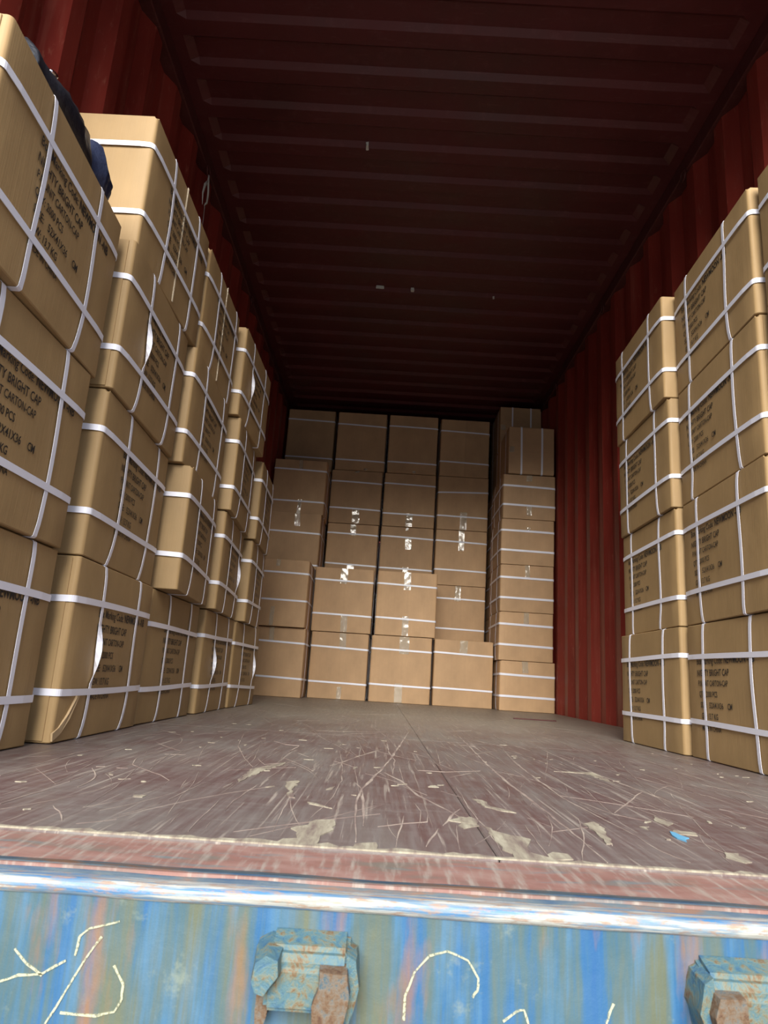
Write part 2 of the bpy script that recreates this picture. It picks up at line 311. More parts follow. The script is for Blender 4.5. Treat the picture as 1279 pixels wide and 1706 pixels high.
PAT= [[(-0.2865, 1.1967), (-0.2661, 1.2191), (-0.267, 1.1311), (-0.2538, 1.0507), (-0.2646, 1.0565), (-0.2708, 1.1181), (-0.282, 1.1484)], [(-0.2136, 0.9053), (-0.1885, 0.9163), (-0.189, 0.8592), (-0.1984, 0.826), (-0.1977, 0.7872), (-0.2134, 0.7725), (-0.2412, 0.7804), (-0.2363, 0.798), (-0.2248, 0.8068), (-0.2243, 0.8362), (-0.238, 0.8506), (-0.2192, 0.8759)], [(-0.161, 0.7975), (-0.1386, 0.8091), (-0.1384, 0.7827), (-0.1603, 0.7768)], [(-0.3679, 1.3043), (-0.3428, 1.3857), (-0.3207, 1.4544), (-0.3201, 1.416), (-0.3407, 1.3178), (-0.3525, 1.2213), (-0.3536, 1.1671), (-0.3618, 1.1896), (-0.3618, 1.2605)], [(-0.2348, 1.0289), (-0.2136, 1.0092), (-0.1993, 0.9881), (-0.2126, 0.9971), (-0.2299, 1.0123)], [(-0.0485, 0.9586), (-0.0138, 0.9933), (-0.0041, 0.9729), (-0.0084, 0.9418), (-0.0286, 0.9471)], [(-0.2152, 1.1644), (-0.2051, 1.1809), (-0.2053, 1.1542), (-0.2157, 1.1452)], [(-0.1866, 1.4408), (-0.1775, 1.4455), (-0.1788, 1.4157), (-0.1878, 1.4112)], [(-0.0487, 1.26), (-0.0362, 1.2654), (-0.0356, 1.2471), (-0.0492, 1.2414)], [(-0.0026, 0.9392), (0.0125, 0.9014), (0.0428, 0.8776), (0.0257, 0.8089), (0.0429, 0.7925), (0.0566, 0.8171), (0.0707, 0.8101), (0.0676, 0.7888), (0.011, 0.7744), (0.0029, 0.8136), (-0.002, 0.8838)], [(-0.0306, 0.9932), (-0.009, 0.9838), (-0.009, 0.9372), (-0.033, 0.9153)], [(0.0122, 1.1437), (0.0265, 1.138), (0.0298, 1.0871), (0.061, 1.045), (0.0381, 1.0517), (0.0184, 1.0831)], [(0.2721, 1.1033), (0.2801, 1.0437), (0.2646, 1.0223), (0.2603, 1.0543)], [(0.2694, 0.8734), (0.2824, 0.8711), (0.282, 0.8328), (0.2666, 0.8237), (0.26, 0.8485)], [(0.2575, 0.989), (0.2871, 0.9829), (0.2796, 0.9662), (0.2507, 0.9649)], [(0.2466, 1.5911), (0.3388, 1.6157), (0.332, 1.4487), (0.3225, 1.495), (0.3133, 1.5834)], [(0.1407, 0.9996), (0.1616, 1.0143), (0.159, 0.9741), (0.141, 0.8803), (0.1347, 0.8786), (0.14, 0.9536)], [(0.2155, 1.0071), (0.2328, 1.0093), (0.2205, 0.9853)], [(-0.4677, 0.9934), (-0.4519, 0.9996), (-0.4486, 0.9857), (-0.4608, 0.981)]]
BLU= [[(0.2467, 0.9783), (0.2541, 0.9731), (0.2604, 0.9439), (0.2449, 0.9221), (0.2407, 0.941)]]
CHK= [[(-0.1078, -0.0977), (-0.1073, -0.0803), (-0.1007, -0.0624), (-0.0888, -0.0492), (-0.0739, -0.0452), (-0.0561, -0.0508), (-0.0472, -0.0636), (-0.048, -0.0725), (-0.0518, -0.0779)], [(-0.0262, -0.0938), (-0.0155, -0.0858), (-0.0096, -0.0846), (-0.0055, -0.0943)], [(0.0585, -0.0905), (0.061, -0.0835), (0.0646, -0.0755)], [(-0.3836, -0.0666), (-0.382, -0.0522), (-0.3745, -0.0454), (-0.3501, -0.0389)], [(-0.3997, -0.1174), (-0.3868, -0.0924), (-0.3755, -0.0697), (-0.3634, -0.0511)], [(-0.4422, -0.0891), (-0.4282, -0.0839), (-0.4086, -0.0814), (-0.3905, -0.0706)], [(-0.4344, -0.0643), (-0.4224, -0.0747), (-0.4084, -0.0827)], [(-0.3501, -0.0718), (-0.3406, -0.0853), (-0.3399, -0.0962), (-0.345, -0.1052), (-0.3591, -0.1094), (-0.3889, -0.1086)]]

def smooth_line(p, rnd, jit):
    out = []
    for i in range(len(p) - 1):
        a = Vector(p[i]); b = Vector(p[i+1]); d = (b - a); L = d.length; k = max(2, int(L / .03))
        nn = Vector((-d.y, d.x)).normalized()
        for t in range(k):
            out.append(a + d * t / k + nn * rnd.uniform(-jit, jit))
    out.append(Vector(p[-1])); return out
def ribbon(bm, pts, wd, z0, z1, rnd):
    n_ = len(pts); rows = []
    for i, p in enumerate(pts):
        d = (pts[min(i+1, n_-1)] - pts[max(i-1, 0)]).normalized(); nn = Vector((-d.y, d.x))
        t = min(i, n_ - 1 - i) / max(1, n_ * .25); ww = wd * (.25 + .75 * min(1, t)) * rnd.uniform(.45, 1.2) / 2
        A = p + nn * ww; B = p - nn * ww
        rows.append([bm.verts.new((A.x, A.y, z0)), bm.verts.new((A.x, A.y, z1)), bm.verts.new((B.x, B.y, z1)), bm.verts.new((B.x, B.y, z0))])
    for i in range(n_ - 1):
        for j in range(4): bm.faces.new((rows[i][j], rows[i+1][j], rows[i+1][(j+1) % 4], rows[i][(j+1) % 4]))
    bm.faces.new(rows[0]); bm.faces.new(rows[-1][::-1])
def blob(bm, pts, z0, z1, rnd, jit=.003):
    out = []
    for i in range(len(pts)):
        a = Vector(pts[i]); b = Vector(pts[(i+1) % len(pts)]); k = max(1, int((b - a).length / .012))
        for t in range(k): out.append(a.lerp(b, t / k) + Vector((rnd.uniform(-jit, jit), rnd.uniform(-jit, jit))))
    lo = [bm.verts.new((p.x, p.y, z0)) for p in out]; hi = [bm.verts.new((p.x, p.y, z1)) for p in out]
    n_ = len(out)
    fs = [bm.faces.new(hi)]
    for i in range(n_): bm.faces.new((lo[i], lo[(i+1) % n_], hi[(i+1) % n_], hi[i]))
    bmesh.ops.triangulate(bm, faces=fs)
rs = random.Random(3)
bm = bmesh.new()
for wd, p in SCR: ribbon(bm, smooth_line(p, rs, .0012), wd * .00085, -.0004, .00050 + rs.random() * .0002, rs)
for i in range(110):          # long drag marks running with the container
    x = rs.uniform(-.7, .75); y = rs.uniform(.82, 2.6); L = rs.uniform(.2, .9); a = rs.gauss(1.57 - x * .25, .10); p = []
    q = Vector((x, y))
    for t in range(9): p.append(q.copy()); q = q + Vector((math.cos(a), math.sin(a))) * L / 8; a += rs.gauss(0, .03)
    if max(v_.x for v_ in p) > .78 or min(v_.x for v_ in p) < -.76: continue
    ribbon(bm, p, rs.uniform(.0005, .0014), -.0004, .0003 + rs.random() * .0002, rs)
for i in range(210):          # the many fine scrapes left by pallets and forklifts
    y = .80 + 3.2 * rs.random() ** 1.6; x = rs.uniform(-.78, .80); L = rs.uniform(.03, .35); a = rs.choice((rs.gauss(1.75, .22), rs.gauss(1.25, .25), rs.gauss(1.5, .6)))
    if rs.random() < .3: L *= .3
    bend = rs.uniform(-.5, .5); p = []
    q = Vector((x, y))
    for t in range(5): p.append(q.copy()); q = q + Vector((math.cos(a), math.sin(a))) * L / 4; a += bend / 4
    if max(v_.x for v_ in p) > .8 or min(v_.x for v_ in p) < -.78 or min(v_.y for v_ in p) < .79: continue
    ribbon(bm, p, rs.uniform(.0004, .0012), -.0004, .0003 + rs.random() * .0002, rs)
o = link('scratch_marks', from_bm('scratch_marks', bm), M_scr, floor); o['kind'] = 'stuff'
bm = bmesh.new()
for p in PAT: blob(bm, p, -.0004, .0008 + rs.random() * .0004, rs)
for i in range(70):
    x = rs.uniform(-.7, .78); y = .82 + 1.6 * rs.random() ** 1.2; a = rs.uniform(.003, .011); b = rs.uniform(.0012, .004); th = rs.gauss(.5, .7)
    blob(bm, [(x + a * math.cos(t) * math.cos(th) - b * math.sin(t) * math.sin(th), y + a * math.cos(t) * math.sin(th) + b * math.sin(t) * math.cos(th)) for t in [k * math.pi / 4 for k in range(8)]], -.0004, .0008 + rs.random() * .0004, rs, .0015)
# bare splintered edge along the front of the boards
up = []; x = -1.16
while x < 1.16:
    up.append((x, Y0 + .006 + max(0, rs.gauss(.003, .004)) + (.012 if rs.random() < .06 else 0))); x += .012
blob(bm, [(1.165, Y0 + .0016), (-1.165, Y0 + .0016)][::-1] + up[::-1] if False else up + [(1.16, Y0 + .0016), (-1.16, Y0 + .0016)], -.0004, .0014, rs, .0004)
o = link('torn_veneer', from_bm('torn_veneer', bm), M_veneer, floor); o['kind'] = 'stuff'
bm = bmesh.new()
for p in BLU: blob(bm, p, -.0004, .0013, rs, .003)
o = link('paint_spot', from_bm('paint_spot', bm), M_bluspot, floor)

# ------------------------------------------------------------------ the door sill in front
def extr(name, prof, x0, x1, m, parent=None, n_=90, wob=.0008):
    bm = bmesh.new(); rows = []
    for i in range(n_ + 1):
        x = x0 + (x1 - x0) * i / n_
        rows.append([bm.verts.new((x, p[0] + wob * noise.noise(Vector((x * 14, p[0] * 60, 1))), p[1] + wob * noise.noise(Vector((x * 11, p[1] * 80, 5))))) for p in prof])
    k = len(prof)
    for i in range(n_):
        for j in range(k): bm.faces.new((rows[i][j], rows[i+1][j], rows[i+1][(j+1) % k], rows[i][(j+1) % k]))
    bm.faces.new(rows[0]); bm.faces.new(rows[-1][::-1])
    return link(name, from_bm(name, bm), m, parent)
face = extr('trim_5', [(.648, -.0195), (.648, -.30), (.700, -.30), (.700, -.0195)], -1.225, 1.225, M_face, None, 60, .0005)
struct(face)
nose = [(.6625, -.0085), (.6510, -.0082)] + [(.6510 - .0072 * math.sin(t), -.0154 + .0072 * math.cos(t)) for t in [k * math.pi / 10 for k in range(1, 9)]] + [(.655, -.024), (.6625, -.024)]
extr('worn_edge', nose, -1.222, 1.222, M_nose, face, 220, .0009)
extr('groove', [(.6615, -.0090), (.6640, -.0060), (.6690, -.0022), (.6760, -.0016), (.6760, -.0135), (.6615, -.0135)], -1.22, 1.22, M_groove, face, 160, .0012)
extr('threshold_plate', [(.6645, -.0030), (.7695, -.0022), (.7695, -.035), (.6645, -.035)], -1.218, 1.218, M_strip, face, 60, .0004)
bm = bmesh.new()
rc = random.Random(11)
for p in CHK:
    pp = smooth_line(p, rc, .0004); rows = []
    for i, q in enumerate(pp):
        d = (pp[min(i+1, len(pp)-1)] - pp[max(i-1, 0)]).normalized(); nn = Vector((-d.y, d.x)); ww = rc.uniform(.0006, .0011)
        A = q + nn * ww; B = q - nn * ww
        rows.append([bm.verts.new((A.x, .6470, A.y)), bm.verts.new((B.x, .6470, B.y)), bm.verts.new((B.x, .6485, B.y)), bm.verts.new((A.x, .6485, A.y))])
    for i in range(len(rows) - 1):
        for j in range(4): bm.faces.new((rows[i][j], rows[i+1][j], rows[i+1][(j+1) % 4], rows[i][(j+1) % 4]))
link('chalk_marks', from_bm('chalk_marks', bm), M_chalk, face)

def rough_part(name, bm, m, parent, amp=.0012):
    bmesh.ops.subdivide_edges(bm, edges=bm.edges[:], cuts=2, use_grid_fill=True)
    for v_ in bm.verts: v_.co += Vector((noise.noise(v_.co * 90), noise.noise(v_.co * 90 + Vector((7, 0, 0))), noise.noise(v_.co * 90 + Vector((0, 7, 0))))) * amp
    me = from_bm(name, bm, True); me.set_sharp_from_angle(angle=math.radians(28)); return link(name, me, m, parent)
def poly_prism(bm, pts_xz, y0, y1, inset=0):
    "polygon in XZ, y0 is the front (towards camera)"
    cx = sum(p[0] for p in pts_xz) / len(pts_xz); cz = sum(p[1] for p in pts_xz) / len(pts_xz)
    fr = [bm.verts.new((p[0] + (cx - p[0]) * inset, y0, p[1] + (cz - p[1]) * inset)) for p in pts_xz]
    bk = [bm.verts.new((p[0], y1, p[1])) for p in pts_xz]
    bm.faces.new(fr); bm.faces.new(bk[::-1]); n_ = len(fr)
    for i in range(n_): bm.faces.new((fr[i], bk[i], bk[(i+1) % n_], fr[(i+1) % n_]))
def keeper(x, mir):
    e = bpy.data.objects.new('lock_keeper', None); C.objects.link(e); e.parent = face; e.location = (x, .015, -.0045)
    s = -1 if mir else 1
    P_ = lambda l: [(s * a, b) for a, b in l]
    # main block: sloping top face, upright front
    bm = bmesh.new()
    prof = [(.636, -.030), (.610, -.038), (.604, -.050), (.604, -.082), (.636, -.082)]
    xl, xr = (-.030, .036)
    a = [bm.verts.new((s * xl, p[0], p[1])) for p in prof]; b = [bm.verts.new((s * xr, p[0], p[1])) for p in prof]
    bm.faces.new(a); bm.faces.new(b[::-1])
    for i in range(5): bm.faces.new((a[i], a[(i+1) % 5], b[(i+1) % 5], b[i]))
    bmesh.ops.recalc_face_normals(bm, faces=bm.faces); bmesh.ops.bevel(bm, geom=bm.edges[:], offset=.0035, segments=2, affect='EDGES')
    o = link('keeper_block', from_bm('keeper_block', bm, False), M_keep, e)
    # tapered left lug
    bm = bmesh.new(); poly_prism(bm, P_([(-.041, -.040), (-.030, -.033), (-.016, -.036), (-.014, -.052), (-.020, -.064), (-.029, -.073), (-.038, -.070), (-.043, -.060)]), .592, .634, .30)
    rough_part('pointed_lug', bm, M_keep, e, .0016)
    bm = bmesh.new(); poly_prism(bm, P_([(-.038, -.060), (-.024, -.060), (-.026, -.084), (-.030, -.098), (-.036, -.098)]), .612, .634, .1)
    rough_part('lug_leg', bm, M_rust, e, .0015)
    # longer right lug
    bm = bmesh.new(); poly_prism(bm, P_([(.012, -.044), (.036, -.044), (.040, -.062), (.037, -.076), (.030, -.120), (.010, -.120), (.008, -.072), (.012, -.060)]), .593, .634, .12)
    rough_part('long_lug', bm, M_rust, e, .0016)
    bm = bmesh.new(); poly_prism(bm, P_([(.034, -.036), (.042, -.040), (.0455, -.062), (.040, -.085), (.032, -.12), (.026, -.12), (.034, -.07)]), .603, .634, .05)
    rough_part('side_cheek', bm, M_keep, e, .0015)
    return e
keeper(-.191, False); keeper(.169, True)

# door frame: corner posts and header round the opening, and the yard outside
for k, sx in enumerate((-1, 1)):
    x0, x1 = sorted((sx * 1.162, sx * 1.225))
    struct(link('trim_%d' % (k + 6), box_mesh('corner_post', x0, x1, .645, Y0 + .025, -.03, 2.60, .004), M_wall))
struct(link('trim_8', box_mesh('door_header', -1.157, 1.157, .645, Y0 - .002, 2.60, 2.69, .004), M_wall))
struct(link('ground', box_mesh('ground', -30, 30, -35, 20, -1.55, -1.40), M_ground))

# ------------------------------------------------------------------ cartons
BULGE = .0030
def bulge(a, b):            # a, b in -1..1
    return BULGE * max(0, 1 - a*a) * max(0, 1 - b*b)
def body_mesh(name, lx, ly, lz, seed, r=.010, amp=.0022, ns=9, nz=11):
    hx, hy = lx/2, ly/2; per = []
    def side(ax, ay, bx_, by_, k):
        for i in range(k): per.append((ax + (bx_-ax)*i/k, ay + (by_-ay)*i/k))
    corners = [(hx - r, -hy + r, -90), (hx - r, hy - r, 0), (-hx + r, hy - r, 90), (-hx + r, -hy + r, 180)]
    for ci in range(4):
        cx_, cy_, a0 = corners[ci]
        for t in range(5):
            a = math.radians(a0 + 90 * t / 4); per.append((cx_ + r*math.cos(a), cy_ + r*math.sin(a)))
        nx_, ny_, na0 = corners[(ci+1) % 4]; e = per[-1]; a = math.radians(na0); s_ = (nx_ + r*math.cos(a), ny_ + r*math.sin(a))
        for t in range(1, ns): per.append((e[0] + (s_[0]-e[0])*t/ns, e[1] + (s_[1]-e[1])*t/ns))
    n_ = len(per); zs = [0, .002] + [.002 + (lz - .004) * i / nz for i in range(1, nz)] + [lz - .002, lz]
    v = []; f = []
    for iz, z in enumerate(zs):
        ins = .002 if iz in (0, len(zs) - 1) else 0
        for (x, y) in per:
            b = (z / lz) * 2 - 1
            if abs(abs(x) - hx) < 1e-6: d = Vector((1 if x > 0 else -1, 0, 0)); a = y / hy
            elif abs(abs(y) - hy) < 1e-6: d = Vector((0, 1 if y > 0 else -1, 0)); a = x / hx
            else: d = Vector((x, y, 0)).normalized(); a = 1
            q = Vector((x, y, z)); nn = noise.noise(Vector((x * 6 + seed * 17, y * 6, z * 6))) * amp + noise.noise(Vector((x * 20 + seed * 5, y * 20, z * 20))) * amp * .35
            edge = min(1, (1 - abs(a)) * 4) * min(1, (1 - abs(b)) * 5) if a != 1 else 0
            q += d * (bulge(a, b) + nn * edge - ins)
            if a == 1: q += d * noise.noise(Vector((seed, z * 9, x + y))) * .0015
            if a == 1 and iz >= len(zs) - 2 and x * (1 if seed % 2 < 1 else -1) > 0: q.z -= .0045 + .003 * noise.noise(Vector((x * 9, y * 9, seed)))
            v.append(q)
    for iz in range(len(zs) - 1):
        for i in range(n_): f.append((iz*n_ + i, iz*n_ + (i+1) % n_, (iz+1)*n_ + (i+1) % n_, (iz+1)*n_ + i))
    k0 = len(v)
    f.append(tuple(range(n_))[::-1]); f.append(tuple(range((len(zs)-1)*n_, len(zs)*n_)))
    me = mesh(name, v, f); me.polygons.foreach_set('use_smooth', [True] * (len(f) - 2) + [False, False])
    try: me.set_sharp_from_angle(angle=math.radians(35))
    except Exception: pass
    return me

def strap_mesh(path, normals, widths, wd, th=.0009):
    "closed ribbon: path points, outward normals, width directions"
    v = []; f = []; n_ = len(path)
    for p, nn, w_ in zip(path, normals, widths):
        h = w_ * (wd / 2); v += [p - h, p + h, p + h + nn * th, p - h + nn * th]
    for i in range(n_):
        a = 4*i; b = 4*((i+1) % n_)
        for j in range(4): f.append((a + j, b + j, b + (j+1) % 4, a + (j+1) % 4))
    return mesh('strap', v, f, False)
def loop_rect(hx, hy, r, ns=16):
    out = []
    corners = [(hx - r, -hy + r, -90), (hx - r, hy - r, 0), (-hx + r, hy - r, 90), (-hx + r, -hy + r, 180)]
    for ci in range(4):
        cx_, cy_, a0 = corners[ci]
        for t in range(5):
            a = math.radians(a0 + 90*t/4); out.append((cx_ + r*math.cos(a), cy_ + r*math.sin(a), math.cos(a), math.sin(a)))
        nx_, ny_, na0 = corners[(ci+1) % 4]; a = math.radians(na0); e = out[-1]; s_ = (nx_ + r*math.cos(a), ny_ + r*math.sin(a))
        for t in range(1, ns): out.append((e[0] + (s_[0]-e[0])*t/ns, e[1] + (s_[1]-e[1])*t/ns, math.cos(math.radians(a0 + 90)), math.sin(math.radians(a0 + 90))))
    return out
def h_strap(lx, ly, lz, z, wd, rnd, tilt=0.0, r=.010):
    P_, Nn, W_ = [], [], []
    ph = rnd.uniform(0, 6)
    for x, y, nx, ny in loop_rect(lx/2, ly/2, r, 12):
        a = y / (ly/2) if abs(nx) > .9 else x / (lx/2); b = (z / lz) * 2 - 1
        o = bulge(a, b) + .0010 + .0034 * max(0, min(1, (1 - abs(a)) * 7))
        zz = z + tilt * (y / ly + x / lx) + .0015 * math.sin(ph + 5 * x + 7 * y)
        P_.append(Vector((x + nx * o, y + ny * o, zz))); Nn.append(Vector((nx, ny, 0))); W_.append(Vector((0, 0, 1)))
    return strap_mesh(P_, Nn, W_, wd)
def v_strap(lx, ly, lz, y, wd, rnd, bow=None, twist=False, lift=0.0):
    P_, Nn, W_ = [], [], []
    bow = rnd.uniform(-.004, .022) if bow is None else bow
    lean = rnd.uniform(-.012, .006); ph = rnd.uniform(0, 6); amp = rnd.uniform(.001, .004)
    for x, zc, nx, nz in loop_rect(lx/2, lz/2, .004, 20):
        z = zc + lz/2; t = z / lz
        a = y / (ly/2); b = t * 2 - 1
        o = (bulge(a, b) + .0008 + .0024 * max(0, min(1, (1 - abs(b)) * 7)) if abs(nx) > .9 else .0006)
        w_ = Vector((0, 1, 0)); nn = Vector((nx, 0, nz)); yy = y
        if abs(nx) > .5:
            yy = y + lean * (t - .5) - bow * max(0, (.22 - t) / .22) ** 1.5 + amp * math.sin(ph + 7 * t)
        else: yy = y - (bow if zc < 0 else 0) + lean * (-.5 if zc < 0 else .5) + amp * math.sin(ph + (0 if zc < 0 else 7))
        if twist and nx > .9:
            th = math.pi * min(1, max(0, (t - .30) / .34))
            w_ = Vector((-math.sin(th) * .9, math.cos(th), 0)).normalized() ; nn = Vector((abs(math.cos(th)) + .001, math.sin(th), 0)).normalized()
            o += .0075 * math.sin(th)
        P_.append(Vector((x + nx * o, yy, z + nz * o))); Nn.append(nn); W_.append(w_)
    return strap_mesh(P_, Nn, W_, wd)

# the shipping mark, printed on the long face; built once
LINES = [('Box Marking Code: ', .272, .0, .168, .0185, .012), ('NEWMOON -NB', .272, .176, .166, .0195, .024), ('NIGHTY BRIGHT CAP', .238, 0, .203, .0180, .014),
         ('P.N:UNIT CARTON-CAP', .209, .006, .188, .0158, .012), ('QTY: 2000 PCS', .178, .010, .118, .0158, .012), ('SIZE:   52X41X36', .147, .016, .145, .0158, .012), ('CM', .147, .186, .026, .0158, .014),
         ('GW: 13.7 KG', .116, .020, .105, .0158, .012), ('MADE IN CHINA', .083, .020, .120, .0135, .010)]
def build_print():
    out = []
    def flat(s, off):
        cu = bpy.data.curves.new('txt', 'FONT'); cu.body = s; cu.size = 1; cu.resolution_u = 2; cu.offset = off
        ob = bpy.data.objects.new('txt', cu); C.objects.link(ob); bpy.context.view_layer.update()
        me = bpy.data.meshes.new_from_object(ob.evaluated_get(bpy.context.evaluated_depsgraph_get()))
        bpy.data.objects.remove(ob); bpy.data.curves.remove(cu); return me
    capm = max(v_.co.y for v_ in flat('H', 0).vertices)
    for (s, z, x0, wdt, hgt, bold) in LINES:
        me = flat(s, bold)
        xs_ = [v_.co.x for v_ in me.vertices]; a, b = min(xs_), max(xs_); V, F, base = [], [], 0
        for v_ in me.vertices: V.append((x0 + (v_.co.x - a) / (b - a) * wdt, z + v_.co.y / capm * hgt))
        for p in me.polygons: F.append(tuple(base + i for i in p.vertices))
        bpy.data.meshes.remove(me); out.append((V, F))
    return out
PRINTS = build_print()
def print_mesh(lx, ly, lz, u0, pr):
    "reading direction +Y on the +X face"
    vs = []
    for (u, z) in pr[0]:
        y = -ly/2 + u0 + u; a = y / (ly/2); b = (z / lz) * 2 - 1
        vs.append((lx/2 + bulge(a, b) + .0022, y, z))
    return mesh('printed_line', vs, pr[1])

def tape_mesh(wd, ln, seed, y, full=False):
    "strip lying on a -Y face, top edge at z=0, running down; slightly crinkled"
    nx, nz = 7, 14; v = []; f = []; th = .0004
    rnd = random.Random(seed); sk = rnd.uniform(-.008, .008)
    for side_ in (0, 1):
        for j in range(nz + 1):
            for i in range(nx + 1):
                x = (i / nx - .5) * wd + sk * j / nz; z = -ln * j / nz
                dy = .0016 * noise.noise(Vector((x * 60 + seed, z * 28, seed))) + .0009 * noise.noise(Vector((x * 150 + seed, z * 70, 0)))
                x += .002 * noise.noise(Vector((seed, z * 30, i)))
                v.append((x, y - .0016 + dy - th * (1 - side_), z))
    K = (nx + 1) * (nz + 1)
    for j in range(nz):
        for i in range(nx):
            a = j*(nx+1) + i; q = (a, a+1, a+nx+2, a+nx+1)
            f.append(q); f.append(tuple(K + t for t in q[::-1]))
    me = mesh('tape', v, f, True)
    return me

BODY = {}
def get_body(lx, ly, lz, k, m):
    key = (round(lx, 3), round(ly, 3), round(lz, 3), k, m.name)
    if key not in BODY:
        me = body_mesh('body', lx, ly, lz, k * 3.1 + len(BODY)); me.materials.append(m); BODY[key] = me
    return BODY[key]
PRN = {}
NB = [0]
def carton(loc, dims, label, group, kind='marked', rz=0, flip=False, u0=.145, hs=(.10, .293), vs=(.165, .425), wd=.0145, twist=None, m=None,
           tapes=(), rot=None, flaps=False, joint=False, tilts=(0, 0)):
    lx, ly, lz = dims; NB[0] += 1; k = NB[0]; rnd = random.Random(k * 13 + 1)
    e = bpy.data.objects.new('shipping_carton', None); C.objects.link(e); e.location = loc
    e.rotation_euler = rot if rot else (0, 0, rz + (math.pi if flip else 0))
    tag(e, label, 'carton', group); e.empty_display_size = .1
    m = m or M_card
    link('body', get_body(lx, ly, lz, k % 5, m), None, e)
    for i, z in enumerate(hs):
        link('strap', h_strap(lx, ly + (.0105 if flaps else 0), lz, z + rnd.uniform(-.006, .006), wd, rnd, tilts[i] if i < len(tilts) else 0), M_strap, e)
    for i, y in enumerate(vs):
        link('strap', v_strap(lx, ly, lz, -ly/2 + y + rnd.uniform(-.012, .012), wd * .95, rnd, twist=(twist == i)), M_strap, e)
    if kind == 'marked':
        key = (round(lx, 3), round(ly, 3), round(u0, 3))
        if key not in PRN:
            PRN[key] = [print_mesh(lx, ly, lz, u0, q) for q in PRINTS]
            for q in PRN[key]: q.materials.append(M_ink)
        for q in PRN[key]: link('printed_line', q, None, e)
    if joint:   # the glued lap of the board beside the near corner
        sy = 1 if flip else -1
        link('glue_lap', box_mesh('glue_lap', lx/2 - .052, lx/2 - .016, *sorted((sy * (ly/2 - .001), sy * (ly/2 + .0032))), .004, lz - .004, .0008), m, e)
    if flaps:
        for a, b in ((-lx/2 + .006, -.0012), (.0012, lx/2 - .006)):
            link('flap', box_mesh('flap', a, b, -ly/2 - BULGE - .0014, -ly/2 + .002, .004, lz - .004, .0008), m, e)
    for (tx, tz, ln, tw) in tapes:
        yy = -ly/2 - bulge(tx / (lx/2), ((tz - ln/2) / lz) * 2 - 1) - (.0050 if flaps else .0012)
        t = link('tape', tape_mesh(tw, ln, k * 7 + len(e.children), yy), M_tape, e); t.location = (tx, 0, tz)
    return e

HR = .3948; HB = .3916
row_w = ['bottom', 'second', 'third', 'top']
ordn = ['first', 'second', 'third', 'fourth', 'fifth']
# left wall: (row, column, x near, x far, y0, y1)
LEFT = [
 (0, 0, -.835, -.835, .90, 1.44), (0, 1, -.812, -.825, 1.49, 2.03), (0, 2, -.835, -.835, 2.065, 2.62), (0, 3, -.830, -.835, 2.70, 3.245), (0, 4, -.83, -.81, 3.28, 3.82),
 (1, 0, -.825, -.825, .885, 1.43), (1, 1, -.812, -.833, 1.49, 2.03), (1, 2, -.770, -.812, 2.07, 2.60), (1, 3, -.795, -.830, 2.68, 3.22), (1, 4, -.795, -.82, 3.285, 3.80),
 (2, 0, -.803, -.825, .895, 1.445), (2, 1, -.806, -.820, 1.49, 2.02), (2, 2, -.800, -.810, 2.055, 2.59), (2, 3, -.778, -.810, 2.67, 3.21), (2, 4, -.782, -.805, 3.265, 3.76),
 (3, 1, -.817, -.812, 1.53, 2.078), (3, 2, -.812, -.812, 2.10, 2.60), (3, 3, -.788, -.777, 2.655, 3.22)]
LLAB = {(0, 0): 'marked carton cut off by the left photo edge, resting on the floor', (0, 1): 'carton with a torn creased lower corner on the floor by the left wall',
 (0, 2): 'carton with a slack lower band on the floor, third along the left wall', (0, 3): 'narrow looking carton on the floor, fourth along the left wall', (0, 4): 'last carton on the floor along the left wall, nearest the back stacks',
 (1, 0): 'large marked carton at the left edge, directly above the frontmost floor carton', (1, 1): 'marked carton in the second row of the left wall, above the torn cornered carton',
 (1, 2): 'carton jutting out with a bright bare end face, second row of the left wall', (1, 3): 'carton behind the jutting one, second row up on the left, fourth column', (1, 4): 'carton at the far end of the second row on the left',
 (2, 0): 'front carton of the third row on the left, directly under the black jacket', (2, 1): 'carton with a twisted white band, third row on the left, just behind the jacket carton', (2, 2): 'third row carton on the left, third column, directly above the jutting carton',
 (2, 3): 'carton in the third row on the left, fourth column, below the last top carton', (2, 4): 'carton at the far end of the third row on the left, uncovered on top',
 (3, 1): 'top left carton with a broad pale sunlit end face behind the jacket', (3, 2): 'middle carton of the three in the top row on the left', (3, 3): 'farthest top row carton on the left, standing proud of the stack'}
TW = {(0, 1): 0, (2, 1): 0, (1, 3): 1, (0, 3): 0, (0, 4): 1, (3, 3): 0}
